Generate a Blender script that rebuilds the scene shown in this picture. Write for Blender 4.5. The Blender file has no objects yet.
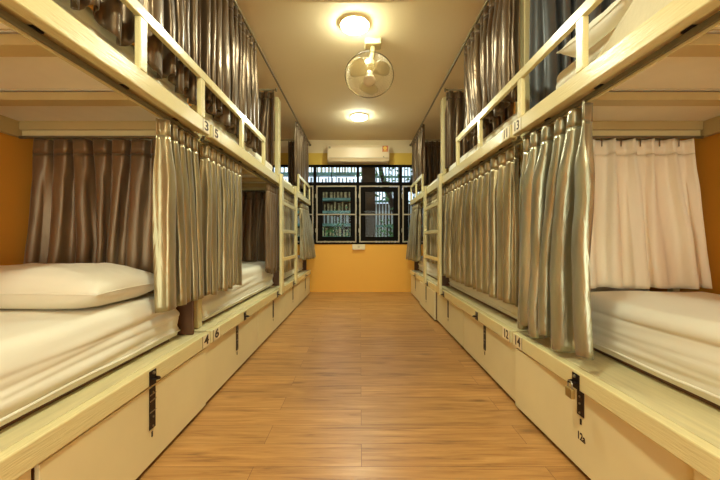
import bpy, bmesh, math, random
from mathutils import Vector, Matrix, noise

scene = bpy.context.scene
COL = scene.collection
PI = math.pi
rnd = random.Random(7)

# ------------------------------------------------------------------ materials
def lin(c):
    return tuple(((v/255)/12.92 if v/255 <= .04045 else ((v/255+.055)/1.055)**2.4) for v in c) + (1,)

def new_mat(name):
    m = bpy.data.materials.new(name); m.use_nodes = True
    nt = m.node_tree; b = nt.nodes['Principled BSDF']
    return m, nt, b

def N(nt, t, **kw):
    n = nt.nodes.new(t)
    for k, v in kw.items():
        if k in n.inputs: n.inputs[k].default_value = v
        else: setattr(n, k, v)
    return n

def coords(nt, scale=(1,1,1)):
    tc = N(nt, 'ShaderNodeTexCoord'); mp = N(nt, 'ShaderNodeMapping')
    mp.inputs['Scale'].default_value = scale
    nt.links.new(tc.outputs['Object'], mp.inputs['Vector'])
    return mp.outputs['Vector']

def ramp(nt, fac, stops):
    r = N(nt, 'ShaderNodeValToRGB')
    e = r.color_ramp.elements
    while len(e) < len(stops): e.new(.5)
    for el, (p, c) in zip(e, stops): el.position = p; el.color = c
    nt.links.new(fac, r.inputs['Fac'])
    return r.outputs['Color']

def simple(name, rgb, rough=.5, metal=0, var=.06, nscale=6, stretch=(1,1,1), bump=0, bscale=60, bstretch=None, coat=0, sheen=0, spec=.5):
    m, nt, b = new_mat(name)
    c = lin(rgb)
    v = coords(nt, stretch)
    nz = N(nt, 'ShaderNodeTexNoise', Scale=nscale, Detail=4.0)
    nt.links.new(v, nz.inputs['Vector'])
    lo = tuple(x*(1-var) for x in c[:3])+(1,); hi = tuple(min(1, x*(1+var)) for x in c[:3])+(1,)
    nt.links.new(ramp(nt, nz.outputs['Fac'], [(.3, lo), (.7, hi)]), b.inputs['Base Color'])
    b.inputs['Roughness'].default_value = rough
    b.inputs['Metallic'].default_value = metal
    b.inputs['Specular IOR Level'].default_value = spec
    if coat: b.inputs['Coat Weight'].default_value = coat; b.inputs['Coat Roughness'].default_value = .15
    if sheen: b.inputs['Sheen Weight'].default_value = sheen
    if bump:
        v2 = coords(nt, bstretch or stretch)
        n2 = N(nt, 'ShaderNodeTexNoise', Scale=bscale, Detail=3.0)
        nt.links.new(v2, n2.inputs['Vector'])
        bp = N(nt, 'ShaderNodeBump', Strength=bump, Distance=.01)
        nt.links.new(n2.outputs['Fac'], bp.inputs['Height'])
        nt.links.new(bp.outputs['Normal'], b.inputs['Normal'])
    return m

M = {}
M['paint'] = simple('cream_gloss_paint', (220,208,154), .26, var=.03, nscale=3, bump=.22, bscale=30, bstretch=(3,.5,6), coat=.4)
M['box'] = simple('cream_box_paint', (222,208,160), .42, var=.05, nscale=2.5, bump=.04, bscale=14)
M['board'] = simple('ledge_board_paint', (202,190,144), .45, var=.10, nscale=9, stretch=(6,.5,1), bump=.08, bscale=40, bstretch=(5,.4,1))
M['ply'] = simple('pale_ply', (234,228,204), .6, var=.03, nscale=8)
M['joist'] = simple('tan_paint', (190,170,116), .45, var=.04)
M['brown'] = simple('brown_board', (96,62,34), .5, var=.25, nscale=5, stretch=(1,1,.15))
M['sheet'] = simple('white_sheet', (224,220,200), .72, var=.02, bump=.10, bscale=5, bstretch=(1,.35,1.6), sheen=.1)
M['pillowcase'] = simple('pillowcase', (224,218,196), .7, var=.02, bump=.2, bscale=7, sheen=.1)
M['track'] = simple('grey_track', (126,118,94), .35, metal=.6)
M['rod'] = simple('dull_rod', (120,108,76), .4, metal=.4)
M['iron'] = simple('black_iron', (38,26,20), .35, metal=.5, var=.2, nscale=30)
M['steel'] = simple('steel', (150,140,120), .3, metal=.9)
M['brass'] = simple('dull_brass', (168,142,84), .38, metal=.7)
M['ceiling'] = simple('ceiling_paint', (236,220,184), .8, var=.02, nscale=1.5)
M['orange'] = simple('orange_paint', (226,156,48), .6, var=.03, nscale=2)
M['fanplastic'] = simple('fan_plastic', (190,172,126), .4)
M['fandark'] = simple('fan_dark', (128,112,74), .5)
M['acwhite'] = simple('ac_plastic', (206,182,142), .4, var=.01)
M['red'] = simple('sticker_red', (170,60,30), .5)
M['yellowst'] = simple('sticker_yellow', (215,170,60), .5)
M['black'] = simple('black_frame', (20,16,12), .8, var=.2, spec=.08)
M['strip'] = simple('pale_strip', (176,160,132), .45)
M['ink'] = simple('ink', (52,30,18), .6)
M['tag'] = simple('tag_paint', (228,214,172), .4, var=.02)
M['switch'] = simple('trunking', (232,212,168), .4)

def satin(name, rgb, rgb2, rough=.36, metal=.45, wr=.25):
    m, nt, b = new_mat(name)
    v = coords(nt, (3.2, 3.2, .6))
    nz = N(nt, 'ShaderNodeTexNoise', Scale=3.0, Detail=5.0, Roughness=.6); nt.links.new(v, nz.inputs['Vector'])
    nt.links.new(ramp(nt, nz.outputs['Fac'], [(.3, lin(rgb)), (.72, lin(rgb2))]), b.inputs['Base Color'])
    b.inputs['Roughness'].default_value = rough
    b.inputs['Metallic'].default_value = metal
    b.inputs['Sheen Weight'].default_value = .15
    b.inputs['Anisotropic'].default_value = .4
    v2 = coords(nt, (2.2, 2.2, .55))
    n2 = N(nt, 'ShaderNodeTexNoise', Scale=9.0, Detail=4.0, Roughness=.55, Distortion=.8); nt.links.new(v2, n2.inputs['Vector'])
    bp = N(nt, 'ShaderNodeBump', Strength=wr, Distance=.012)
    nt.links.new(n2.outputs['Fac'], bp.inputs['Height'])
    nt.links.new(bp.outputs['Normal'], b.inputs['Normal'])
    return m
M['silver'] = satin('silver_satin', (134,122,88), (186,172,132), .28, .68, .40)
M['silvergreen'] = satin('silver_green_satin', (140,136,110), (192,188,158), .27, .74, .42)
M['taupe'] = satin('taupe_satin', (98,76,50), (134,108,74), .38, .4, .25)
M['bronze'] = satin('bronze_satin', (74,56,34), (108,86,56), .32, .5, .5)
M['slate'] = satin('slate_satin', (58,62,64), (78,80,78), .45, .25)
M['champagne'] = satin('champagne_cloth', (236,222,192), (246,234,206), .55, .05, .08)

def floor_mat():
    m, nt, b = new_mat('oak_laminate')
    v = coords(nt)
    br = N(nt, 'ShaderNodeTexBrick', offset=.37, offset_frequency=2, squash=1.0)
    br.inputs['Scale'].default_value = 1
    br.inputs['Brick Width'].default_value = 1.22; br.inputs['Row Height'].default_value = .158
    br.inputs['Mortar Size'].default_value = .0012; br.inputs['Mortar Smooth'].default_value = .3
    br.inputs['Color1'].default_value = (0,0,0,1); br.inputs['Color2'].default_value = (1,1,1,1); br.inputs['Mortar'].default_value = (.5,.5,.5,1)
    nt.links.new(v, br.inputs['Vector'])
    v2 = coords(nt, (1.3, 16, 1))
    add = N(nt, 'ShaderNodeVectorMath', operation='MULTIPLY_ADD')
    nt.links.new(br.outputs['Color'], add.inputs[0]); add.inputs[1].default_value = (7, 13, 3); nt.links.new(v2, add.inputs[2])
    nz = N(nt, 'ShaderNodeTexNoise', Scale=2.0, Detail=8.0, Roughness=.62, Distortion=.6); nt.links.new(add.outputs[0], nz.inputs['Vector'])
    col = ramp(nt, nz.outputs['Fac'], [(.26, lin((118,78,38))), (.43, lin((172,122,64))), (.6, lin((192,142,80))), (.8, lin((208,162,98)))])
    # per-plank tone
    pt = ramp(nt, br.outputs['Color'], [(0, (.84,.84,.84,1)), (1, (1.0,1.0,1.0,1))])
    mx = N(nt, 'ShaderNodeMix', data_type='RGBA', blend_type='MULTIPLY'); mx.inputs[0].default_value = 1
    nt.links.new(col, mx.inputs[6]); nt.links.new(pt, mx.inputs[7])
    # knots
    v3 = coords(nt, (1.6, 5.5, 1))
    vo = N(nt, 'ShaderNodeTexVoronoi', Scale=1.0); nt.links.new(v3, vo.inputs['Vector'])
    kn = ramp(nt, vo.outputs['Distance'], [(.03, (.42,.36,.3,1)), (.13, (1,1,1,1))])
    mk = N(nt, 'ShaderNodeMix', data_type='RGBA', blend_type='MULTIPLY'); mk.inputs[0].default_value = .8
    nt.links.new(mx.outputs[2], mk.inputs[6]); nt.links.new(kn, mk.inputs[7])
    mo = N(nt, 'ShaderNodeMix', data_type='RGBA', blend_type='MIX')
    nt.links.new(br.outputs['Fac'], mo.inputs[0]); nt.links.new(mk.outputs[2], mo.inputs[6]); mo.inputs[7].default_value = lin((104,64,32))
    nt.links.new(mo.outputs[2], b.inputs['Base Color'])
    rr = ramp(nt, nz.outputs['Fac'], [(.3, (.42,)*3+(1,)), (.8, (.27,)*3+(1,))])
    nt.links.new(rr, b.inputs['Roughness'])
    bp = N(nt, 'ShaderNodeBump', Strength=.12, Distance=.004); nt.links.new(nz.outputs['Fac'], bp.inputs['Height'])
    nt.links.new(bp.outputs['Normal'], b.inputs['Normal'])
    return m
M['floor'] = floor_mat()

def backwall_mat():
    m, nt, b = new_mat('back_wall_paint')
    tc = N(nt, 'ShaderNodeTexCoord'); sp = N(nt, 'ShaderNodeSeparateXYZ')
    nt.links.new(tc.outputs['Object'], sp.inputs[0])
    mr = N(nt, 'ShaderNodeMapRange'); mr.inputs['From Max'].default_value = 2.75
    nt.links.new(sp.outputs['Z'], mr.inputs['Value'])
    c = ramp(nt, mr.outputs[0], [(0, lin((240,174,62))), (.7, lin((206,170,60))), (2.51/2.75, lin((214,194,150)))])
    nt.nodes[-1].color_ramp.interpolation = 'CONSTANT'
    nt.links.new(c, b.inputs['Base Color']); b.inputs['Roughness'].default_value = .6
    return m
M['backwall'] = backwall_mat()

def glass_mat():
    m, nt, b = new_mat('window_glass')
    tr = N(nt, 'ShaderNodeBsdfTransparent'); tr.inputs['Color'].default_value = (.92,.95,.95,1)
    gl = N(nt, 'ShaderNodeBsdfGlossy', Roughness=.03)
    fr = N(nt, 'ShaderNodeFresnel', IOR=1.45)
    mx = N(nt, 'ShaderNodeMixShader')
    mm = N(nt, 'ShaderNodeMath', operation='MULTIPLY'); mm.inputs[1].default_value = .22; nt.links.new(fr.outputs[0], mm.inputs[0]); nt.links.new(mm.outputs[0], mx.inputs[0]); nt.links.new(tr.outputs[0], mx.inputs[1]); nt.links.new(gl.outputs[0], mx.inputs[2])
    nt.links.new(mx.outputs[0], nt.nodes['Material Output'].inputs['Surface'])
    return m
M['glass'] = glass_mat()

def emit_mat(name, rgb, s):
    m, nt, b = new_mat(name)
    b.inputs['Base Color'].default_value = rgb+(1,)
    b.inputs['Emission Color'].default_value = rgb+(1,); b.inputs['Emission Strength'].default_value = s
    return m
M['lamp'] = emit_mat('lamp_glow', (.95,1,.78), 245)

def leaf_mat():
    return simple('leaf_green', (84,130,74), .5, var=.5, nscale=12)
M['leaf'] = leaf_mat()
M['bark'] = simple('bark', (62,46,36), .8, var=.3, nscale=14, stretch=(1,1,.3))
M['slatwood'] = simple('outside_slat', (226,196,150), .6, var=.6, nscale=9)
M['teal'] = simple('outside_teal', (112,156,152), .5, var=.5, nscale=4)
M['concrete'] = simple('outside_concrete', (84,66,50), .8, var=.25, nscale=3)
M['white_out'] = simple('outside_white', (205,214,222), .6, var=.2, nscale=3)
M['blind'] = simple('brown_outside', (64,42,28), .7, var=.15)

# ------------------------------------------------------------------ mesh helpers
def wloc(o):
    v = Vector((0,0,0))
    while o is not None:
        v += o.location; o = o.parent
    return v

class MB:
    def __init__(self): self.bm = bmesh.new()
    def box(self, x0, x1, y0, y1, z0, z1, bev=0, seg=2):
        x0, x1 = min(x0,x1), max(x0,x1); y0, y1 = min(y0,y1), max(y0,y1); z0, z1 = min(z0,z1), max(z0,z1)
        vs = [self.bm.verts.new((x,y,z)) for x in (x0,x1) for y in (y0,y1) for z in (z0,z1)]
        fs = [self.bm.faces.new([vs[i] for i in q]) for q in ((0,1,3,2),(4,6,7,5),(0,4,5,1),(2,3,7,6),(0,2,6,4),(1,5,7,3))]
        if bev:
            es = list({e for f in fs for e in f.edges})
            bmesh.ops.bevel(self.bm, geom=es, offset=bev, segments=seg, affect='EDGES', profile=.5)
        return self
    def tube(self, pts, r, n=8, caps=True, closed=False):
        pts = [Vector(p) for p in pts]; rings = []
        k = len(pts)
        rs = r if isinstance(r, (list, tuple)) else [r]*k
        ref = None
        for i, p in enumerate(pts):
            a = pts[(i-1) % k] if (i or closed) else p
            b = pts[(i+1) % k] if (i < k-1 or closed) else p
            t = (b-a).normalized()
            if ref is None:
                ref = Vector((0,0,1)) if abs(t.z) < .9 else Vector((1,0,0))
            u = (ref - t*ref.dot(t)).normalized(); ref = u
            w = t.cross(u)
            rings.append([self.bm.verts.new(p + (u*math.cos(2*PI*j/n) + w*math.sin(2*PI*j/n))*rs[i]) for j in range(n)])
        for i in range(k if closed else k-1):
            A, B = rings[i], rings[(i+1) % k]
            for j in range(n):
                self.bm.faces.new((A[j], A[(j+1)%n], B[(j+1)%n], B[j]))
        if caps and not closed:
            self.bm.faces.new(rings[0][::-1]); self.bm.faces.new(rings[-1])
        return self
    def lathe(self, prof, axis_o, axis_d, n=24):
        d = Vector(axis_d).normalized(); o = Vector(axis_o)
        ref = Vector((0,0,1)) if abs(d.z) < .9 else Vector((1,0,0))
        u = (ref - d*ref.dot(d)).normalized(); w = d.cross(u)
        rings = []
        for (r, h) in prof:
            rings.append([self.bm.verts.new(o + d*h + (u*math.cos(2*PI*j/n)+w*math.sin(2*PI*j/n))*max(r,1e-4)) for j in range(n)])
        for A, B in zip(rings, rings[1:]):
            for j in range(n): self.bm.faces.new((A[j], A[(j+1)%n], B[(j+1)%n], B[j]))
        self.bm.faces.new(rings[0][::-1]); self.bm.faces.new(rings[-1])
        return self
    def grid(self, rows, closed_u=False):
        vr = [[self.bm.verts.new(p) for p in r] for r in rows]
        for A, B in zip(vr, vr[1:]):
            m = len(A)
            for j in range(m if closed_u else m-1):
                self.bm.faces.new((A[j], A[(j+1)%m], B[(j+1)%m], B[j]))
        return vr
    def build(self, name, mat, parent=None, smooth=False):
        bmesh.ops.recalc_face_normals(self.bm, faces=self.bm.faces[:])
        off = wloc(parent) if parent else Vector((0,0,0))
        if off.length: bmesh.ops.translate(self.bm, verts=self.bm.verts[:], vec=-off)
        me = bpy.data.meshes.new(name); self.bm.to_mesh(me); self.bm.free()
        me.materials.append(mat)
        if smooth:
            for p in me.polygons: p.use_smooth = True
        o = bpy.data.objects.new(name, me); COL.objects.link(o)
        if parent: o.parent = parent
        return o

def empty(name, loc):
    o = bpy.data.objects.new(name, None); COL.objects.link(o); o.location = loc; o.empty_display_size = .1
    return o
def tag(o, label, cat, group=None):
    o['label'] = label; o['category'] = cat
    if group: o['group'] = group
    return o
def struct(o):
    o['kind'] = 'structure'; return o
def recenter(o, loc):
    """move a mesh object's origin to loc, keeping it in place"""
    loc = Vector(loc); o.data.transform(Matrix.Translation(-loc)); o.location = loc
    return o
def copy_tree(o, parent=None):
    c = o.copy(); COL.objects.link(c)
    if parent: c.parent = parent
    for ch in list(o.children): copy_tree(ch, c)
    return c

def text_mesh(name, body, size, mat, parent, origin, right, up, squeeze=1.0, thick=.0006, shear=0):
    cu = bpy.data.curves.new('numeral_curve', 'FONT'); cu.body = body; cu.size = size; cu.extrude = thick
    cu.align_x = 'CENTER'; cu.align_y = 'CENTER'; cu.shear = shear; cu.offset = .0012
    tmp = bpy.data.objects.new('numeral_curve', cu); COL.objects.link(tmp)
    dg = bpy.context.evaluated_depsgraph_get()
    me = bpy.data.meshes.new_from_object(tmp.evaluated_get(dg))
    bpy.data.objects.remove(tmp); bpy.data.curves.remove(cu)
    r = Vector(right); u = Vector(up); n = r.cross(u)
    mtx = Matrix(((r.x*squeeze, u.x, n.x, 0), (r.y*squeeze, u.y, n.y, 0), (r.z*squeeze, u.z, n.z, 0), (0,0,0,1)))
    me.transform(mtx); me.transform(Matrix.Translation(Vector(origin) - (wloc(parent) if parent else Vector())))
    me.name = name; me.materials.clear(); me.materials.append(mat)
    o = bpy.data.objects.new(name, me); COL.objects.link(o); o.parent = parent
    return o

# ------------------------------------------------------------------ room
XW, YB, YF, H = 1.87, 6.15, -2.6, 2.75
struct(MB().box(-XW-.1, XW+.1, YF-.1, YB+.1, -.1, 0).build('floor', M['floor']))
struct(MB().box(-XW-.1, XW+.1, YF-.1, YB+.25, H, H+.1).build('ceiling', M['ceiling']))
struct(MB().box(-XW-.1, -XW, YF-.1, YB+.2, 0, H).build('wall_left', M['orange']))
struct(MB().box(XW, XW+.1, YF-.1, YB+.2, 0, H).build('wall_right', M['orange']))
DX = 1.35
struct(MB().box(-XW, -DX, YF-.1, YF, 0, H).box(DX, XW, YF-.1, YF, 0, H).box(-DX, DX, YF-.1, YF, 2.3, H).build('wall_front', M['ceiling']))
dr = empty('added_door_1', (0, YF-.05, 0)); struct(dr)  # unseen open doorway, added so fill light reaches under the bunks
MB().box(-DX, -DX+.06, YF-.11, YF+.02, 0, 2.3, .003).box(DX-.06, DX, YF-.11, YF+.02, 0, 2.3, .003).box(-DX+.06, DX-.06, YF-.11, YF+.02, 2.24, 2.3, .003).build('added_door_frame', M['paint'], dr)
WX0, WX1, WZ0, WZ1 = -1.60, 1.51, .865, 2.30
mb = MB()
mb.box(-XW, XW, YB, YB+.12, 0, WZ0).box(-XW, XW, YB, YB+.12, WZ1, H)
mb.box(-XW, WX0, YB, YB+.12, WZ0, WZ1).box(WX1, XW, YB, YB+.12, WZ0, WZ1)
struct(mb.build('wall_back', M['backwall']))
struct(MB().box(-XW, XW, 2.2, 2.487, 2.68, H, .004).build('trim_1', M['ceiling']))

# windows: four bays between mullions, fixed light above, black casement below
MU = [-1.60, -.823, -.045, .733, 1.51]
for i in range(4):
    a, b = MU[i], MU[i+1]
    w = empty('window_%d' % (i+1), ((a+b)/2, YB+.03, WZ0)); struct(w)
    y0, y1 = YB-.012, YB+.06
    f = MB()
    f.box(a, a+.024, y0, y1, WZ0, WZ1).box(b-.024, b, y0, y1, WZ0, WZ1)
    f.box(a+.024, b-.024, y0, y1, WZ1-.035, WZ1).box(a+.024, b-.024, y0, y1, WZ0, WZ0+.03)
    f.box(a+.024, b-.024, y0, y1, 1.925, 1.985)
    # fixed upper light: slim centre bar
    f.box((a+b)/2-.10 if i == 1 else b-.03, (a+b)/2-.085 if i == 1 else b-.025, y0+.02, y1-.02, 1.985, WZ1-.035)
    f.build('frame', M['black'], w)
    s = MB()   # sash
    A, B, Z0, Z1 = a+.05, b-.05, WZ0+.06, 1.90
    s.box(A, A+.085, y0+.01, y1-.01, Z0, Z1).box(B-.085, B, y0+.01, y1-.01, Z0, Z1)
    s.box(A+.085, B-.085, y0+.01, y1-.01, Z0, Z0+.075).box(A+.085, B-.085, y0+.01, y1-.01, Z1-.085, Z1)
    s.build('sash', M['black'], w)
    t = MB()   # pale metal edge
    A, B, Z0, Z1 = a+.028, b-.028, WZ0+.035, 1.922
    t.box(A, A+.02, y0-.008, y0+.009, Z0, Z1).box(B-.02, B, y0-.008, y0+.009, Z0, Z1)
    t.box(A+.02, B-.02, y0-.008, y0+.009, Z0, Z0+.02).box(A+.02, B-.02, y0-.008, y0+.009, Z1-.02, Z1)
    t.box(A+.02, B-.02, y0-.008, y0+.009, 1.392, 1.412)
    t.build('sash_edge', M['strip'], w)
    g = MB().box(a+.024, b-.024, YB+.03, YB+.034, 1.985, WZ1-.035).build('upper_pane', M['glass'], w)
    g = MB().box(a+.135, b-.135, YB+.03, YB+.034, WZ0+.135, 1.815).build('pane', M['glass'], w)
    h = MB()
    h.box(b-.040, b-.030, y0-.02, y0-.008, 1.05, 1.12, .002).tube([(b-.035, y0-.02, 1.10), (b-.035, y0-.045, 1.095), (b-.035, y0-.05, 1.03)], .006, 8)
    h.build('handle', M['strip'], w)
    for zz in (1.08, 1.70):
        MB().box(a+.010, a+.026, y0-.012, y0, zz, zz+.07, .002).build('hinge', M['steel'], w)

# ------------------------------------------------------------------ bunk beds
XR = 1.36
YS = [-.03, 1.967, 3.934]
L = 1.963
def bed(s, y0, name='bunk_bed', label='', guard=(.72, 1.90, (.74, 1.368)), staples=(.44, 1.43), wide=False, thick=0):
    root = empty(name, (s*XR, y0, 0))
    tag(root, label, 'bunk bed', 'bunk beds along the aisle')
    def bx(x0, x1, a, b, z0, z1, nm, mat, bev=.003):
        return MB().box(s*x0, s*x1, y0+a, y0+b, z0, z1, bev).build(nm, mat, root)
    # lower frame
    bx(.862, .902, 0, L, .35, .423, 'base_rail', M['paint'], .005)
    bx(.904, 1.85, .002, L-.002, .396, .4215, 'bed_board', M['board'], .002)
    bx(1.82, 1.86, 0, L, .30, .394, 'base_rail', M['paint'])
    for (x0, x1) in ((.94, .98), (1.81, 1.85)):
        for a in (.012, L-.052):
            bx(x0, x1, a, a+.04, 0, .298 if x0 > 1 else .394, 'leg', M['paint'])
    bx(.93, 1.81, 1.908, 1.926, .4225, .66, 'end_board', M['brown'])
    bx(1.00 if not wide else 1.11, 1.79, .13, 1.80, .4220, .4450, 'mattress_base', M['brown'], .001)
    # posts
    bx(.965, 1.005, .045, .098+thick, .4225, 2.62, 'post', M['paint'], .004)
    bx(1.815, 1.855, .01, .05, .4225, 2.62, 'post', M['paint'])
    # upper frame
    bx(.862, .9055, 0, L, 1.54, 1.616, 'side_rail', M['paint'], .004)
    bx(.917, .931, 0, L, 1.52, 1.538, 'curtain_track', M['track'], .002)
    bx(.9315, .9365, 0, L, 1.512, 1.523, 'track_lip', M['paint'], 0)
    bx(.9065, .950, .101, 1.90, 1.545, 1.579, 'side_ledge', M['joist'], 0)
    for k in range(5):
        bx(.912, .936, .25+.36*k, .285+.36*k, 1.5385, 1.5448, 'track_bracket', M['iron'], .001)
    bx(1.825, 1.858, .055, 1.868, 1.50, 1.616, 'side_rail', M['joist'])
    for yy in (.26, .66, 1.06, 1.465):
        bx(.951, 1.822, yy, yy+.07, 1.540, 1.574, 'joist', M['joist'], .002)
    bx(.951, 1.822, 1.84, 1.870, 1.535, 1.596, 'joist', M['joist'], .002)
    bx(.953, 1.812, 1.845, 1.870, 1.502, 1.533, 'end_bar', M['paint'], .002)
    for (a, b) in ((.101, .247), (.26, .647), (.66, 1.047), (1.06, 1.452), (1.465, 1.838)):
        bx(.9065, 1.822, a, b, 1.580, 1.598, 'plywood_panel', M['ply'], 0)
    # cross rod under the top bunk that carries the end curtain
    MB().tube([(s*.96, y0+1.832, 1.492), (s*1.81, y0+1.832, 1.492)], .008, 8).build('cross_rod', M['track'], root)
    # guard rail
    g0, g1, posts = guard
    bx(.862, .8865, g0, g1, 1.825, 1.872, 'guard_rail', M['paint'], .004)
    for a in posts:
        bx(.862, .8865, a, a+.045, 1.617, 1.824, 'guard_post', M['paint'], .004)
    # hasp staples on the lid rail
    for a in staples:
        st = MB()
        st.box(s*.8575, s*.8615, y0+a-.022, y0+a+.022, .352, .412, .001)
        c = Vector((s*.853, y0+a+.006, .378))
        st.tube([(s*.8585, c.y-.012, .378), (s*.842, c.y-.011, .378), (s*.834, c.y, .378), (s*.842, c.y+.011, .378), (s*.8585, c.y+.012, .378)], .0045, 8)
        so = st.build('hasp_staple', M['iron'], root)
        MB().lathe([(.0005,0),(.007,.001),(.007,.006),(.0005,.008)], (s*.8575, y0+a, .402), (-s,0,0), 10).build('screw_head', M['steel'], so)
    return root

def number(root, s, y, z, body, w, h=.066, size=.070):
    p = MB().box(s*.8608, s*.8618, y-w/2, y+w/2, z-h/2, z+h/2).build('number_tag', M['tag'], root)
    r = (0, -s, 0)
    text_mesh('numeral', body, size, M['ink'], p, (s*.8602, y, z), r, (0,0,1), squeeze=1.65 if len(body) == 1 else 1.0)
    for e in (-1, 1):
        if e < 0:
            MB().box(s*.8606, s*.8618, y+e*w/2-.003, y+e*w/2-.0005, z-h/2, z+h/2).build('tag_edge', M['ink'], p)
    return p

GA = (.72, 1.995, (.74, 1.355, 1.865))
GB = (.0, 1.115, (.504, 1.07))
GC = (.835, 1.93, (.835, 1.37, 1.885))
beds = {}
beds['LA'] = bed(-1, YS[0], label='cream bunk bed tagged 3 and 4, with a pillow on its open lower berth', guard=GA)
beds['LB'] = bed(-1, YS[1], label='cream bunk bed tagged 5 and 6, between bunk 3 and the ladder', guard=GB, staples=(.56, 1.56))
beds['LC'] = bed(-1, YS[2], label='cream bunk bed beside the window, past the ladder of bunk 6', guard=GC, thick=.07)
beds['RA'] = bed(1, YS[0], label='cream bunk bed tagged 13 and 14, opposite the berth with the pillow', guard=GA, wide=True, staples=(.44, 1.395))
beds['RB'] = bed(1, YS[1], label='cream bunk bed tagged 11 and 12, lower berth screened by a long drawn curtain', guard=GB, staples=(.56, 1.56))
beds['RC'] = bed(1, YS[2], label='cream bunk bed beside the window, past the ladder of bunk 12', guard=GC, thick=.07)
number(beds['LA'], -1, 1.893, 1.578, '3', .075); number(beds['LB'], -1, 2.025, 1.578, '5', .085)
number(beds['LA'], -1, 1.893, .388, '4', .085);  number(beds['LB'], -1, 2.03, .388, '6', .085)
number(beds['RA'], 1, 1.885, 1.578, '13', .10);  number(beds['RB'], 1, 2.025, 1.578, '11', .10)
number(beds['RA'], 1, 1.875, .388, '14', .10);   number(beds['RB'], 1, 2.02, .388, '12', .10)

# ladders hooked over the aisle side of the rails
def ladder(s, label):
    root = empty('bunk_ladder', (s*.845, 4.0, .352)); tag(root, label, 'ladder', 'ladders to the top bunks')
    X0, X1 = .832, .8605
    for (a, b, zt) in ((3.60, 3.685, 1.640), (4.42, 4.50, 1.640)):
        MB().box(s*X0, s*X1, a, b, .36, zt, .004).build('ladder_rail', M['paint'], root)
        MB().box(s*X0, s*.905, a+.01, b-.01, zt+.0005, zt+.008, .001).build('hook', M['paint'], root)
    for z in (.735, 1.04, 1.345):
        MB().box(s*(X0+.003), s*(X1-.003), 3.686, 4.419, z-.020, z+.020, .004).build('rung', M['paint'], root)
    return root
ladder(-1, 'cream metal ladder with three rungs hooked on the bunks tagged 3 to 6')
ladder(1, 'cream metal ladder with three rungs hooked on the bunks tagged 11 to 14')

# ------------------------------------------------------------------ storage boxes
BB = [-.08, .912, 1.915, 2.92, 3.93, 4.935, 5.94]
def storage_box(s, i, label, out=0, rot=0, strap=True, shortstrap=False):
    a, b = BB[i]+.006, BB[i+1]-.006; c = (a+b)/2; xf = .882-out
    root = empty('storage_box', (s*xf, c, 0)); tag(root, label, 'storage box', 'storage boxes under the bunks')
    MB().box(s*xf, s*(xf+.015), a, b, .022, .346 if i != 1 else .341, .002).build('front_panel', M['box'], root)
    MB().box(s*(xf+.0155), s*(xf+.045), a+.0005, a+.015, .024, .344).box(s*(xf+.0155), s*(xf+.045), b-.015, b-.0005, .024, .344).build('side_edge', M['brown'], root)
    MB().box(s*(xf+.10), s*(xf+.72), a+.07, b-.07, .024, .30).build('box_body', M['brown'], root)
    MB().box(s*(xf+.0155), s*(xf+.0995), a+.13, b-.13, .03, .05).build('bottom_batten', M['brown'], root)
    for yy in (a+.12, b-.12):
        for xx in (xf+.14, xf+.6):
            MB().lathe([(.018, -.010), (.022, -.006), (.022, .006), (.018, .010)], (s*xx, yy, .022), (0,1,0), 12).build('caster', M['black'], root)
    ys = c - (.045 if shortstrap else 0)
    if strap:
        z0, z1 = (.24, .338) if shortstrap else (.165, .336)
        st = MB()
        st.box(s*(xf-.0045), s*(xf-.0005), ys-.020, ys+.020, z0, z1, .0015)
        o = st.build('hasp_strap', M['iron'], root)
        for zz in (z0+.012, z0+.05, z1-.02):
            MB().lathe([(.0005,0),(.005,.001),(.005,.003),(.0005,.0045)], (s*(xf-.0045), ys, zz), (-s,0,0), 8).build('rivet', M['steel'], o)
        if not shortstrap:
            for zz in (z1-.055, z1-.03, z0+.07):
                MB().box(s*(xf-.0062), s*(xf-.0046), ys-.021, ys+.021, zz, zz+.005).build('hinge_pin', M['steel'], o)
        MB().box(s*(xf-.003), s*(xf-.0005), ys-.004, ys+.004, z0-.035, z0-.012, .001).build('screw', M['iron'], root)
    if rot: root.rotation_euler.z = rot
    return root
desc = ['first under bunk 4, running out of view', 'under bunk 4 below the pillow berth', 'under bunk 6 beside the 4 and 6 tags', 'under bunk 6 next to the ladder foot', 'just past bunk 6, shut flush', 'last one before the window, past bunk 6']
for i in range(6):
    storage_box(-1, i, 'cream storage box with black hasp, '+desc[i], out=.010 if i == 1 else 0)
desc = ['first under bunk 14, running out of view', 'marked 12a with a padlock, set askew under bunk 14', 'under bunk 12 beside the 12 and 14 tags', 'under bunk 12 next to the ladder foot', 'pulled out slightly just past bunk 12', 'last one before the window, past bunk 12']
rboxes = []
for i in range(6):
    rboxes.append(storage_box(1, i, 'cream storage box '+('with black hasp, ' if i != 1 else '')+desc[i], out=.026 if i == 4 else 0, rot=math.radians(2.0) if i == 1 else 0, shortstrap=(i == 1)))
b1 = rboxes[1]; b1.rotation_euler.z = 0
text_mesh('box_number', '12a', .042, M['ink'], b1, (.8815, 1.368, .154), (0,-1,0), (0,0,1), squeeze=.8)
b1.rotation_euler.z = math.radians(2.0)

# padlock on the askew box
PY = -.080; pl = empty('padlock', (.838, 1.361, .318)); tag(pl, 'small grey brass padlock hanging on the hasp of the box marked 12a', 'padlock')
MB().box(.826, .842, 1.420+PY, 1.462+PY, .318, .358, .004, 3).build('lock_body', M['brass'], pl)
MB().tube([(.834, y+PY, z) for y, z in ((1.428, .359), (1.428, .374), (1.434, .384), (1.448, .384), (1.454, .374), (1.454, .359))], .003, 8).build('shackle', M['steel'], pl)

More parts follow.
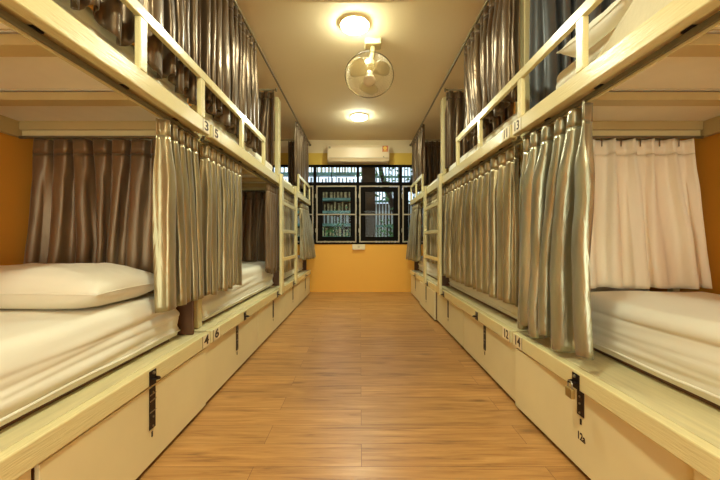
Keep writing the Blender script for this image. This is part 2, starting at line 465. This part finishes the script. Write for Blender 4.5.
# ------------------------------------------------------------------ bedding
def mattress(s, xa, xb, ya, yb, z0, z1, label, group, seed, r=.055, wrinkle=.016, name='mattress', mat=None):
    root = empty(name, (s*(xa+xb)/2, (ya+yb)/2, z0)); tag(root, label, 'mattress', group)
    prof = []
    nx, nz, nr = 26, 30, 6
    # open profile from lower aisle edge, over the top, to lower wall edge
    prof += [(xa, z0 + (z1-r-z0)*i/nz) for i in range(nz)]
    prof += [(xa+r-r*math.cos(a), z1-r+r*math.sin(a)) for a in [PI/2*i/nr for i in range(nr)]]
    prof += [(xa+r+(xb-xa-2*r)*i/nx, z1) for i in range(nx)]
    prof += [(xb-r+r*math.sin(a), z1-r+r*math.cos(a)) for a in [PI/2*i/nr for i in range(nr)]]
    prof += [(xb, z1-r-(z1-r-z0)*i/nz) for i in range(nz+1)]
    cx, cz = (xa+xb)/2, (z0+z1)/2
    rows = []
    ny = 56
    ts = [.5-.5*math.cos(PI*i/ny) for i in range(ny+1)]
    for t in ts:
        y = ya+(yb-ya)*t
        e = min(t, 1-t)*(yb-ya)
        k = 0 if e >= r else 1-math.sqrt(max(0, 1-(1-e/r)**2))
        row = []
        for (x, z) in prof:
            hz = (z-z0)/(z1-z0)
            q = noise.noise(Vector((y*1.4+seed, z*22+.8*math.sin(y*2.1+seed), seed))) 
            q2 = noise.noise(Vector((x*3+seed, y*2.2, z*4)))
            dx = 0
            if x < xa+r:
                cr = abs(math.sin(z*58+1.6*math.sin(y*1.3+seed)+.5*y+1.5*noise.noise(Vector((y*1.1, z*6, seed)))))
                cr2 = abs(math.sin(z*31+1.1*math.sin(y*.9+seed*2)-.8*y))
                dx = -wrinkle*(.8*q+.55*cr**.6*(1.1-hz)+.5*cr2**.5-.4)*math.sin(PI*min(1, max(0, hz*1.05)))
            elif x > xb-r: dx = wrinkle*q
            zz = z + .009*q2*hz
            xx = x + dx
            # rounded ends
            if x < cx: xx = max(xx, xa+dx) + k*r*(.9 if x < xa+r else 0)
            else: xx -= k*r*(.9 if x > xb-r else 0)
            zz = zz - k*r*max(0, (hz-.5)*2)
            row.append((s*xx, y, max(zz, z0)))
        rows.append(row)
    mb = MB(); vr = mb.grid(rows)
    mb.bm.faces.new(vr[0]); mb.bm.faces.new(vr[-1][::-1])
    m0, m1 = [r_[0] for r_ in vr], [r_[-1] for r_ in vr]
    for i in range(len(vr)-1):
        mb.bm.faces.new((m0[i], m0[i+1], m1[i+1], m1[i]))
    mb.build('fitted_sheet', mat or M['sheet'], root, smooth=True)
    pp = [(s*(xa-.004), ya+.03+(yb-ya-.06)*i/30, z0+.022+.003*math.sin(i*.7+seed)) for i in range(31)]
    MB().tube(pp, .006, 8).build('piping', mat or M['sheet'], root, smooth=True)
    return root

lg, ug = 'mattresses on the lower berths', 'mattresses on the upper berths'
mattress(-1, .975, 1.80, .10, 1.845, .4455, .665, 'white sheeted mattress under the pillow on the open lower berth tagged 4', lg, 1.3, wrinkle=.024)
mattress(-1, .975, 1.80, YS[1]+.11, YS[1]+1.84, .4455, .70, 'white sheeted mattress on the half open lower berth tagged 6', lg, 4.1)
mattress(-1, .975, 1.80, YS[2]+.20, YS[2]+1.84, .4455, .68, 'white mattress behind the ladder on the side tagged 3 to 6, lower berth', lg, 7.7)
mattress(1, 1.085, 1.80, .10, 1.79, .4455, .685, 'white sheeted mattress below the pale champagne curtain, lower berth tagged 14', lg, 2.9, wrinkle=.024)
mattress(1, .985, 1.80, YS[1]+.11, YS[1]+1.84, .4455, .68, 'white mattress showing below the long drawn curtain, lower berth tagged 12', lg, 5.5)
mattress(1, .985, 1.80, YS[2]+.20, YS[2]+1.84, .4455, .68, 'white mattress behind the ladder on the side tagged 11 to 14, lower berth', lg, 8.8)
mattress(-1, .970, 1.80, .09, 1.93, 1.6, 1.80, 'pale mattress behind the guard rail above the pillow berth, upper berth tagged 3', ug, 3.3, r=.04)
mattress(-1, .970, 1.80, YS[1]+.11, YS[1]+1.82, 1.6, 1.78, 'white mattress on the upper berth tagged 5', ug, 6.1, r=.04)
mattress(-1, .970, 1.80, YS[2]+.20, YS[2]+1.82, 1.6, 1.745, 'white mattress on the last upper berth in the row tagged 3 to 6', ug, 9.1, r=.04)
mattress(1, .970, 1.80, .09, 1.72, 1.6, 1.785, 'pale mattress under the blanket and pillow on the upper berth tagged 13', ug, 1.9, r=.04)
mattress(1, .970, 1.80, YS[1]+.11, YS[1]+1.78, 1.6, 1.77, 'white mattress on the upper berth tagged 11', ug, 2.2, r=.05)
mattress(1, .970, 1.80, YS[2]+.20, YS[2]+1.82, 1.6, 1.745, 'white mattress on the last upper berth in the row tagged 11 to 14', ug, 3.7, r=.04)

def pillow(name, c, sx, sy, h, label, rot=0, seed=0, mat=None):
    n = 36; up, dn = [], []
    for i in range(n+1):
        u = -1+2*i/n; ru, rd = [], []
        for j in range(n+1):
            v = -1+2*j/n
            # pinched outline
            px = u*(1-.07*(1-abs(v)**2)*abs(u)**4) ; py = v*(1-.09*(1-abs(u)**2)*abs(v)**4)
            t = max(0, (1-abs(u)**3))**.55*max(0, (1-abs(v)**3))**.55
            nz = noise.noise(Vector((u*2.2+seed, v*2.2, seed)))*.10 + noise.noise(Vector((u*6, v*5+seed, 2)))*.06+abs(noise.noise(Vector((u*3+v*3, v*9+seed, 5))))*.05
            top = h*(.40 + .60*t*(1+nz)) if t > 0 else h*.40
            bot = h*.40 - h*.40*min(1, t*1.5)
            ru.append((px*sx/2, py*sy/2, top)); rd.append((px*sx/2, py*sy/2, bot))
        up.append(ru); dn.append(rd)
    ca, sa = math.cos(rot), math.sin(rot)
    T = lambda p: (c[0]+p[0]*ca-p[1]*sa, c[1]+p[0]*sa+p[1]*ca, c[2]+p[2])
    mb = MB(); mb.grid([[T(p) for p in r] for r in up]); mb.grid([[T(p) for p in r] for r in dn])
    bmesh.ops.remove_doubles(mb.bm, verts=mb.bm.verts[:], dist=1e-5)
    root = empty(name, c); tag(root, label, 'pillow')
    mb.build('pillowcase', mat or M['pillowcase'], root, smooth=True)
    rim = [up[i][0] for i in range(n+1)] + [up[n][j] for j in range(1, n+1)] + [up[i][n] for i in range(n-1, -1, -1)] + [up[0][j] for j in range(n-1, 0, -1)]
    MB().tube([T(p) for p in rim], .0025, 6, closed=True).build('piping', mat or M['pillowcase'], root, smooth=True)
    return root
pillow('pillow', (-1.375, 1.515, .676), .80, .46, .165, 'plump white pillow on the open lower berth tagged 4', rot=math.radians(-3), seed=3.3)
pillow('pillow', (1.26, 1.47, 1.794), .60, .40, .15, 'pale pillow on the upper berth tagged 13, behind the guard rail', rot=math.radians(4), seed=8.3)

# blanket heaped on the upper berth tagged 13
rows = []
nu, nv, ns = 50, 30, 10
for i in range(nu+1):
    q = i/nu; row = []
    for j in range(ns):            # the side that hangs over the mattress edge behind the guard rail
        z = 1.622+(1.80-1.622)*j/ns
        ye = 1.32-(z-1.66)*1.7; y = .10+(ye-.10)*q
        row.append((.918+.014*noise.noise(Vector((y*6, z*5, 3)))+.010*math.sin(y*9+z*12), y, z))
    for j in range(nv+1):
        w = j/nv; x = .925+.80*w
        ye = 1.082; y = .10+(ye-.10)*q
        env = (math.sin(PI*min(1, max(0, q)))**.45)*(min(1, w*5.0)**.6)*(min(1, (1-w)*5)**.6)
        hgt = .02+.26*env*(1-.25*(y-.1))+.03*env*noise.noise(Vector((x*5, y*5, 2.2)))+.012*math.sin(9*x+14*y)*env
        if y > .72: hgt = .02+(hgt-.02)*max(0, 1-((y-.72)/.363)**1.5)
        row.append((x, y, 1.79+hgt))
    rows.append(row)
nv = nv+ns
mb = MB(); mb.grid(rows)
bl = recenter(mb.build('blanket', simple('blanket_cloth', (204,194,162), .8, var=.06, nscale=9, bump=.2, bscale=60), smooth=True), (1.36, .6, 1.741))
md = bl.modifiers.new('cloth_thickness', 'SOLIDIFY'); md.thickness = .008; md.offset = 0
tag(bl, 'pale rumpled blanket heaped on the upper berth tagged 13', 'blanket')

# ------------------------------------------------------------------ curtains
def curtain(label, group, p0, p1, zt, zb, n, amp, mat, seed, b0=(0,0), b1=(0,0), hem=.012, drift=.5, hooks=0, spp=14, bow=0, rough_n=.25, lift=None, widths=None, panel=False):
    rg = random.Random(seed)
    p0, p1 = Vector(p0), Vector(p1); b0, b1 = Vector(b0), Vector(b1)
    t = (p1-p0).normalized(); nrm = Vector((-t.y, t.x))
    m = n*spp
    ph = [rg.uniform(-.35, .35) for _ in range(n+3)]
    am = [rg.uniform(.7, 1.25) for _ in range(n+3)]
    dr = [rg.uniform(-1, 1)*drift for _ in range(n+3)]
    wd = widths or [rg.uniform(.4, 1.9) for _ in range(n)]; tot = sum(wd); cum = [0]
    for q in wd: cum.append(cum[-1]+q/tot)
    def width_u(f):
        i = min(int(f), n-1); return cum[i]+(cum[i+1]-cum[i])*(f-i)
    def lerpl(a, f):
        i = int(f); i = min(i, len(a)-2); w = f-i; w = w*w*(3-2*w)
        return a[i]*(1-w)+a[i+1]*w
    hd = .075
    H_ = zt-zb
    vs = [0, .25*hd/H_, .6*hd/H_, hd/H_, hd/H_*1.25, hd/H_*1.8]
    k = 30
    vs += [vs[-1]+(1-vs[-1])*(i+1)/k for i in range(k)]
    rows = []
    for v in vs:
        row = []
        hfac = 1 if v > hd/H_ else 0
        d = min(1, max(0, v*H_-hd)/.22); d = d*d*(3-2*d)
        for i in range(m+1):
            f = i/m*n; uu = width_u(f); d0 = min(1, v*1.5); u = (i/m)*(1-.9*d0)+uu*.9*d0
            th = 2*PI*f + lerpl(ph, f)*2*d + lerpl(dr, f)*v
            A = amp*lerpl(am, f)
            c_ = math.cos(th)
            if panel:                # wide flat panels between narrow tucks
                g = f-math.floor(f); dist = min(g, 1-g)
                tuck = A*(.55-1.7*math.exp(-(dist/.11)**2))
                soft = A*(.9*c_*-1+.25*math.cos(2*th+lerpl(ph, f)*5))
                mixd = min(1, max(0, v*H_-hd)/.5)
                off = tuck*(1-.75*mixd)+soft*.75*mixd
                tan = .3*A*d*math.sin(2*th)
            else:
                pin = math.copysign(abs(c_)**.7, c_)
                off = A*(.66*pin*(1-d)+d*(c_+.22*math.cos(2*th+lerpl(ph, f)*5)+.12*math.sin(3*th+v*2)))
                tan = A*(.22*(1-d)+.45*d)*math.sin(2*th)
            nz = noise.noise(Vector((u*n*.8+seed*3.1, v*2.2*H_, seed)))*rough_n + noise.noise(Vector((u*n*1.7, v*5*H_, seed+9)))*rough_n*.4
            off += amp*nz*d
            p = p0.lerp(p1, u) + b0.lerp(b1, u)*(v**1.15) + nrm*(off + bow*math.sin(PI*min(1,v*1.0))*math.sin(PI*u)) + t*tan
            z = zt-(zt-zb)*v
            if v > .6: z += hem*(v-.6)/.4*math.sin(th*.5+seed) 
            if lift: z += lift(u)*v
            row.append((p.x, p.y, z))
        rows.append(row)
    c = (p0+p1)/2
    mb = MB(); mb.grid(rows[3:])
    o = mb.build('curtain', mat, smooth=True)
    recenter(o, (c.x, c.y, zb)); tag(o, label, 'curtain', group)
    md = o.modifiers.new('cloth_thickness', 'SOLIDIFY'); md.thickness = .0025; md.offset = 0
    mb = MB(); mb.grid(rows[:4])
    h = mb.build('heading', mat, o, smooth=True)
    md = h.modifiers.new('cloth_thickness', 'SOLIDIFY'); md.thickness = .0035; md.offset = 0
    for k in range(hooks):
        u = (k+.5)/hooks; i = round(u*n)/n if hooks == n else u
        p = p0.lerp(p1, u)
        MB().tube([(p.x, p.y, zt-.035), (p.x, p.y, zt+.004), (p.x, p.y+.004, zt+.012)], .003, 6).build('hook', M['steel'], o)
    return o

gl, gc, gu, gx = 'aisle curtains of the lower berths', 'end curtains of the lower berths', 'aisle curtains of the upper berths', 'end curtains of the upper berths'
XC = .962   # lower aisle curtains hang in the gap between the track and the mattress
# --- lower, side with the pillow
curtain('bunched silver satin curtain between the pillow berth and the tags 3 and 4', gl, (-.922, 1.56), (-.922, 1.90), 1.508, .625, 5, .030, M['silver'], 11, widths=[1.9,.9,.7,.9,.6], b0=(.012,-.02), b1=(.012,.02), hooks=5)
curtain('bunched silver satin curtain just beyond the tag 5, beside the half open berth', gl, (-.922, 1.99), (-.922, 2.60), 1.508, .62, 8, .028, M['silver'], 12, b0=(.012,-.02), b1=(.010,-.04), hooks=8)
curtain('taupe satin curtain gathered against the ladder of the berth tagged 6', gl, (-.922, 3.36), (-.922, 3.74), 1.508, .63, 6, .026, M['taupe'], 13, b0=(.01,-.03), b1=(.01,.02), hem=.03)
curtain('silver curtain seen between the rungs of the ladder by tags 3 to 6', gl, (-.922, 4.00), (-.922, 4.86), 1.508, .56, 12, .026, M['silver'], 14, b0=(.01,0), b1=(.01,0))
curtain('silver curtain swelling into the aisle by the window, lower berth past the bunk 6 ladder', gl, (-.915, 5.20), (-.915, 5.86), 1.508, .64, 8, .040, M['silver'], 15, b0=(.02,0), b1=(.12,.02))
curtain('brown taupe curtain across the berth behind the white pillow', gc, (-1.02, 1.802), (-1.74, 1.802), 1.478, .672, 7, .030, M['taupe'], 16, panel=True, b0=(0,0), b1=(-.085,0), hooks=7, hem=.004, rough_n=.35)
curtain('taupe curtain across the far end of the half open berth tagged 6', gc, (-.99, YS[1]+1.80), (-1.74, YS[1]+1.80), 1.478, .71, 8, .026, M['taupe'], 17, panel=True, hooks=8, hem=.004)
# --- lower, opposite side
curtain('large shiny silver green curtain bunched in front of the champagne curtain', gl, (.922, 1.36), (.922, 1.88), 1.508, .47, 5, .048, M['silvergreen'], 21, widths=[2.3,1.1,.7,.9,.6], b0=(-.015,-.04), b1=(.0,.03), hooks=5, hem=.02, rough_n=.35)
curtain('long silver brown curtain drawn right across the berth tagged 12', gl, (.922, 1.99), (.922, 3.86), 1.508, .56, 16, .032, M['silver'], 22, b0=(.0,0), b1=(.0,0), hooks=16, hem=.012)
curtain('silver curtain seen between the rungs of the ladder by tags 11 to 14', gl, (.922, 4.02), (.922, 4.86), 1.508, .66, 11, .026, M['silver'], 23)
curtain('silver curtain swelling into the aisle by the window, lower berth past the bunk 12 ladder', gl, (.915, 5.20), (.915, 5.86), 1.508, .62, 8, .040, M['silver'], 24, b0=(-.02,0), b1=(-.09,.02))
curtain('pale champagne curtain with pinch pleats across the berth tagged 14', gc, (1.02, 1.802), (1.735, 1.802), 1.478, .692, 7, .024, M['champagne'], 25, panel=True, b1=(.09,0), hooks=7, hem=.004, rough_n=.3)
# --- upper
curtain('dark bronze curtain bunched above the number 3 tag', gu, (-.925, .80), (-.925, 1.90), 2.63, 1.72, 12, .027, M['bronze'], 31, hem=.03, drift=.9, rough_n=.5)
curtain('bronze satin curtain above the number 5 tag, ending at the open rod', gu, (-.922, 1.98), (-.922, 2.98), 2.64, 1.745, 11, .028, M['bronze'], 32, hem=.03, b1=(0,.03), drift=.9, rough_n=.5)
curtain('dark brown curtain across the end of the upper berth tagged 5', gx, (-.95, 3.76), (-1.70, 3.76), 2.585, 1.75, 8, .026, M['bronze'], 33)
curtain('bronze upper curtain beside the window, past the ladder of bunk 6', gu, (-.915, 4.85), (-.915, 5.90), 2.64, 1.76, 8, .028, M['bronze'], 34)
curtain('dark slate curtain across the end of the upper berth tagged 13', gx, (.95, 1.86), (1.74, 1.86), 2.62, 1.63, 8, .032, M['slate'], 41, hem=.01, rough_n=.4)
curtain('brown bronze curtain with a knotted hem above the number 11 tag', gu, (.922, 1.98), (.922, 2.99), 2.64, 1.80, 10, .029, M['bronze'], 42, hem=.03, b1=(0,-.12), drift=.9, rough_n=.5)
curtain('dark brown curtain across the end of the upper berth tagged 11', gx, (.95, 3.76), (1.70, 3.76), 2.585, 1.75, 8, .026, M['bronze'], 43)
curtain('bronze upper curtain beside the window, past the ladder of bunk 12', gu, (.925, 4.95), (.925, 5.98), 2.64, 1.76, 8, .028, M['bronze'], 44)

curtain('dark curtain across the last upper berth past the ladder of bunk 6', gx, (-.99, 5.66), (-1.20, 5.66), 2.585, 1.75, 4, .026, M['bronze'], 35)
curtain('dark curtain across the last upper berth past the ladder of bunk 12', gx, (.99, 5.66), (1.40, 5.66), 2.585, 1.75, 5, .026, M['bronze'], 45)
# rods near the ceiling
def rod(label, a, b, r=.011):
    c = Vector(a)
    root = empty('curtain_rod', a); tag(root, label, 'curtain rod', 'curtain rods under the ceiling')
    MB().tube([a, b], r, 10).build('rod', M['rod'], root, smooth=True)
    for q in (a, b):
        MB().lathe([(.02, -.006), (.02, .006)], q, Vector(b)-Vector(a), 12).build('end_flange', M['rod'], root)
    return root
for s, nm in ((-1, '3 and 5'), (1, '11 and 13')):
    rod('long curtain rod under the ceiling above the tags %s' % nm, (s*.905, .0, 2.655), (s*.905, 6.13, 2.655))
    rod('short rod across the end of the upper berth tagged %s' % nm.split()[-1], (s*.935, 3.76, 2.605), (s*1.86, 3.76, 2.605), .009)
    rod('short rod across the last upper berth in the row with tags %s' % nm, (s*.935, 5.66, 2.605), (s*1.86, 5.66, 2.605), .009)

# ------------------------------------------------------------------ ceiling lamps, fan, air conditioner
LAMPS = [(-.05, 2.83), (-.02, 4.95), (-.03, .70), (-.03, -1.45)]  # last lamp is unseen, added as fill from behind the viewpoint
lab = ['round glowing ceiling lamp near the fan, just beyond the ceiling beam', 'round glowing ceiling lamp between the fan and the air conditioner', 'round glowing ceiling lamp overhead on the near side of the beam', 'round ceiling fill lamp added unseen behind the viewpoint']
for (x, y), lb in zip(LAMPS, lab):
    r = empty('ceiling_lamp', (x, y, H)); tag(r, lb, 'lamp', 'ceiling lamps')
    MB().lathe([(.125, 0), (.125, -.014), (.122, -.020), (.116, -.0204)], (x, y, H), (0,0,1), 32).build('lamp_base', M['switch'], r, smooth=False)
    pr = [(.114*math.cos(a), -.0205-.034*math.sin(a)) for a in [PI/2*i/7 for i in range(8)]]
    MB().lathe(pr, (x, y, H), (0,0,1), 28).build('lamp_diffuser', M['lamp'], r, smooth=True)

fan = empty('ceiling_fan', (.11, 3.08, H)); tag(fan, 'round caged fan hanging from the ceiling between the two lamps', 'fan')
mc = Vector((.11, 3.08, H))
MB().box(mc.x-.075, mc.x+.075, mc.y-.06, mc.y+.06, H-.055, H-.001, .012, 3).build('mount_box', M['fanplastic'], fan)
fc = Vector((.072, 2.86, 2.325)); ax = Vector((-.02, -.55, -.83)).normalized()
back = fc - ax*.13
MB().tube([mc+Vector((0,0,-.055)), mc+Vector((0,0,-.12)), mc+Vector((-.01,-.03,-.17)), back-ax*.04], [.024,.022,.022,.026], 12).build('swivel_arm', M['fandark'], fan, smooth=True)
MB().lathe([(.02,-.075),(.048,-.065),(.058,-.03),(.058,.02),(.045,.045)], back, ax, 24).build('motor', M['fandark'], fan, smooth=True)
ref = Vector((1,0,0)); fu = (ref-ax*ref.dot(ax)).normalized(); fw = ax.cross(fu)
def fp(r, a, h): return fc + ax*h + (fu*math.cos(a)+fw*math.sin(a))*r
cg = MB()
R = .203
cg.tube([fp(R, 2*PI*i/48, 0) for i in range(48)], .0045, 8, closed=True)
cage = cg.build('cage_ring', M['fandark'], fan, smooth=True)
wires = MB()
for k in range(48):
    a = 2*PI*k/48
    wires.tube([fp(.05, a, .075), fp(.12, a+.05, .068), fp(.18, a+.1, .042), fp(R, a+.12, 0)], .0009, 5)
    wires.tube([fp(.05, a, -.085), fp(.12, a, -.075), fp(.18, a, -.045), fp(R, a, 0)], .0009, 5)
for rr, h in ((.12, .069), (.12, -.076)):
    wires.tube([fp(rr, 2*PI*i/36, h) for i in range(36)], .0012, 5, closed=True)
wires.build('cage_wires', M['fanplastic'], fan, smooth=True)
MB().lathe([(.052,.066),(.050,.078),(.03,.084),(.001,.085)], fc, ax, 24).build('badge', M['acwhite'], fan, smooth=True)
hub = MB().lathe([(.03,-.04),(.034,-.03),(.034,.02),(.02,.034),(.001,.036)], fc, ax, 20).build('hub', M['fanplastic'], fan, smooth=True)
for k in range(3):
    a0 = 2*PI*k/3+.5
    rows = []
    for i in range(9):
        f = i/8; r = .032+.148*f
        wd = (.30+.55*math.sin(PI*min(1, f*.62+.15)))*(1 if f < .8 else 1-.6*((f-.8)/.2)**2)
        row = []
        for j in range(7):
            g = j/6-.5
            row.append(fp(r, a0+g*2*wd*.75, -.018+.030*g*1.2))
        rows.append(row)
    mb = MB(); mb.grid(rows)
    o = mb.build('blade', M['fanplastic'], fan, smooth=True)
    md = o.modifiers.new('blade_thickness', 'SOLIDIFY'); md.thickness = .003

ac = empty('air_conditioner', (-.03, 6.05, 2.30)); tag(ac, 'long pale wall mounted air conditioner above the window', 'air conditioner')
ax0, ax1 = -.575, .505
pr = []
for (y, z) in ((6.148, 2.31), (6.02, 2.305), (5.965, 2.33), (5.94, 2.38), (5.94, 2.56), (5.955, 2.60), (5.99, 2.61), (6.148, 2.61)): pr.append((y, z))
mb = MB(); vr = mb.grid([[(x, y, z) for (y, z) in pr] for x in (ax0, ax1)], closed_u=True)
mb.bm.faces.new(vr[0]); mb.bm.faces.new(vr[1])
bmesh.ops.bevel(mb.bm, geom=[e for e in mb.bm.edges], offset=.006, segments=2, affect='EDGES')
mb.build('housing', M['acwhite'], ac)
MB().box(ax0+.03, ax1-.03, 5.932, 5.939, 2.375, 2.382).build('front_seam', M['strip'], ac)
MB().box(ax0+.05, ax1-.05, 5.955, 5.975, 2.318, 2.330, .003).build('air_flap', M['acwhite'], ac)
st = MB().box(.385, .48, 5.936, 5.9385, 2.48, 2.585).build('energy_label', M['red'], ac)
MB().lathe([(.001,0),(.034,.0005),(.034,.0012),(.001,.0015)], (.432, 5.9355, 2.545), (0,-1,0), 20).build('dial', M['yellowst'], st)
MB().box(.40, .465, 5.934, 5.9358, 2.488, 2.502).build('text_band', M['yellowst'], st)
MB().box(ax0+.02, ax0+.055, 5.936, 5.9385, 2.54, 2.575).build('maker_sticker', M['fandark'], ac)
MB().box(.40, .415, 5.936, 5.9385, 2.335+.05, 2.352+.05).build('indicator_lamp', M['iron'], ac)

tb = empty('outlet_box', (-.03, 6.14, .76)); tag(tb, 'small pale outlet box fixed under the window on the orange wall', 'outlet box')
MB().box(-.145, .085, 6.105, 6.149, .765, .862, .008, 3).build('cover', M['switch'], tb)
MB().box(-.05, -.01, 6.098, 6.104, .795, .835, .003).build('socket_insert', M['acwhite'], tb)

# ------------------------------------------------------------------ outside the window
gy = 9.6
struct(MB().box(-6, 6, YB+.3, 14, -.4, -.3).build('ground', M['concrete']))
struct(MB().box(-8, -XW-.101, YB-.1, YB+.2, -.3, 9).box(XW+.101, 8, YB-.1, YB+.2, -.3, 9).box(-XW-.1, XW+.1, YB-.1, YB+.2, H+.101, 9).build('wall_exterior_shade', M['concrete']))  # unseen outer wall and upper storey, added to shade the outdoor view
fac = empty('neighbouring_house', (-1.2, gy, -.3)); tag(fac, 'slatted house front with rows of pale balusters seen through the window', 'house')
MB().box(-5, .3, gy+.3, gy+.6, -.3, 2.62).box(.3001, 3.5, gy+.3, gy+.6, -.3, 2.0).build('house_wall', M['concrete'], fac)
for k in range(8):
    z = .25+.36*k
    MB().box(-4.8, .2, gy-.05, gy+.28, z, z+.07).build('ledge', M['teal'], fac)
    mb = MB(); x = -4.7
    while x < .15:
        w = rnd.uniform(.03, .07)
        mb.box(x, x+w, gy+.05, gy+.09, z+.075, z+.075+rnd.uniform(.17, .26)); x += w+rnd.uniform(.03, .08)
    mb.build('balusters', M['slatwood'] if k % 3 else M['white_out'], fac)
mb = MB()
for k in range(34):
    x = .35+.09*k
    mb.box(x, x+.04, gy+.1, gy+.14, -.25, 3.9)
mb.build('tall_slats', M['white_out'], fac)
for z in (.6, 1.3, 2.0, 2.7, 3.4):
    MB().box(.3, 3.4, gy+.05, gy+.09, z, z+.06).build('crossbar', M['teal'], fac)
blind_box = MB().box(.03, .30, 6.75, 6.95, -.3, 4.0, .01).build('blind_stand_in', M['blind']); recenter(blind_box, (.165, 6.85, -.3)); tag(blind_box, 'plain brown upright just outside the window, standing in for a brown blind', 'blind stand-in')  # made-up upright, stands in for the brown blind behind the glass
tr = empty('garden_tree', (1.25, 8.3, -.3)); tag(tr, 'leafy tree with a leaning dark trunk outside the window', 'tree')
MB().tube([(1.35, 8.3, -.3), (1.15, 8.3, .6), (.85, 8.25, 1.6), (.55, 8.2, 2.4), (.35, 8.2, 3.2)], [.09,.08,.075,.06,.03], 10).build('trunk', M['bark'], tr, smooth=True)
MB().tube([(.9, 8.25, 1.5), (1.2, 8.2, 2.3), (1.5, 8.2, 3.0)], [.05,.04,.02], 8).build('branch', M['bark'], tr, smooth=True)
lf = MB()
for k in range(900):
    c = rnd.choice([(.65,2.3,.42), (.75,1.05,.35), (1.5,2.8,.5), (.45,3.2,.5), (1.0,.5,.3)])
    p = Vector((rnd.gauss(c[0], c[2]*.6), 8.1+rnd.gauss(0, .2), rnd.gauss(c[1], c[2]*.6)))
    d = Vector((rnd.uniform(-1,1), rnd.uniform(-1,1), rnd.uniform(-1,.4))).normalized(); q = d.cross(Vector((rnd.uniform(-1,1), rnd.uniform(-1,1), 1))).normalized()
    l, w = rnd.uniform(.08, .16), rnd.uniform(.018, .035)
    vs = [lf.bm.verts.new(v) for v in (p, p+d*l*.5+q*w, p+d*l, p+d*l*.5-q*w)]
    lf.bm.faces.new(vs)
lf.build('foliage', M['leaf'], tr)
sh = empty('leafy_shrub', (-.55, 8.6, -.3)); tag(sh, 'dark leafy shrub before the slatted house front', 'shrub')
MB().tube([(-.55, 8.6, -.3), (-.5, 8.6, .5), (-.42, 8.6, 1.6)], [.04,.035,.02], 8).build('stem', M['bark'], sh, smooth=True)
lf = MB()
for k in range(350):
    p = Vector((rnd.gauss(-.55, .28), 8.5+rnd.gauss(0, .15), rnd.gauss(1.0, .3)))
    d = Vector((rnd.uniform(-1,1), rnd.uniform(-1,1), rnd.uniform(-1,.6))).normalized(); q = d.cross(Vector((.3, .2, 1))).normalized()
    l, w = rnd.uniform(.08, .15), rnd.uniform(.02, .035)
    vs = [lf.bm.verts.new(v) for v in (p, p+d*l*.5+q*w, p+d*l, p+d*l*.5-q*w)]
    lf.bm.faces.new(vs)
lf.build('foliage', M['leaf'], sh)

# ------------------------------------------------------------------ sky, camera, exposure
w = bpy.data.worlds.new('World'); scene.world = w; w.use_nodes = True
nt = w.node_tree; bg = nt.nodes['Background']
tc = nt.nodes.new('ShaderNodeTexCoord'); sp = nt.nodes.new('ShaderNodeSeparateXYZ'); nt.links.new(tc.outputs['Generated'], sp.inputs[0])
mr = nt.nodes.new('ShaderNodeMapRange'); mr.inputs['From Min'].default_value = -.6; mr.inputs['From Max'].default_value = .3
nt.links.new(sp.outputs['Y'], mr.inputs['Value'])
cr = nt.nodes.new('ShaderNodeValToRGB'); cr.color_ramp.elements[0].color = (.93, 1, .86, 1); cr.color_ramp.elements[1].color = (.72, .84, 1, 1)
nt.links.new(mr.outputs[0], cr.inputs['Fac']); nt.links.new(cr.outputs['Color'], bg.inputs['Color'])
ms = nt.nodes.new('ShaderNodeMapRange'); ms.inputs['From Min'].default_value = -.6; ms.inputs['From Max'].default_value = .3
ms.inputs['To Min'].default_value = 4.6; ms.inputs['To Max'].default_value = 2.6   # sky strengthened behind the viewer, added fill for the bunks through the doorway
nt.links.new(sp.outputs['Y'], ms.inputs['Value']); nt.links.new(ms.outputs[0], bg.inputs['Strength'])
cam = bpy.data.cameras.new('camera'); co = bpy.data.objects.new('camera', cam); COL.objects.link(co)
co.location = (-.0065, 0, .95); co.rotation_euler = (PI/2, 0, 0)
cam.sensor_width = 36; cam.lens = 17.0; cam.clip_start = .02
cam.shift_y = -.5/720
scene.camera = co
scene.cycles.diffuse_bounces = 10; scene.cycles.max_bounces = 16
vs_ = scene.view_settings
vs_.view_transform = 'Standard'; vs_.look = 'None'; vs_.gamma = 1; vs_.use_curve_mapping = False; vs_.exposure = -.12
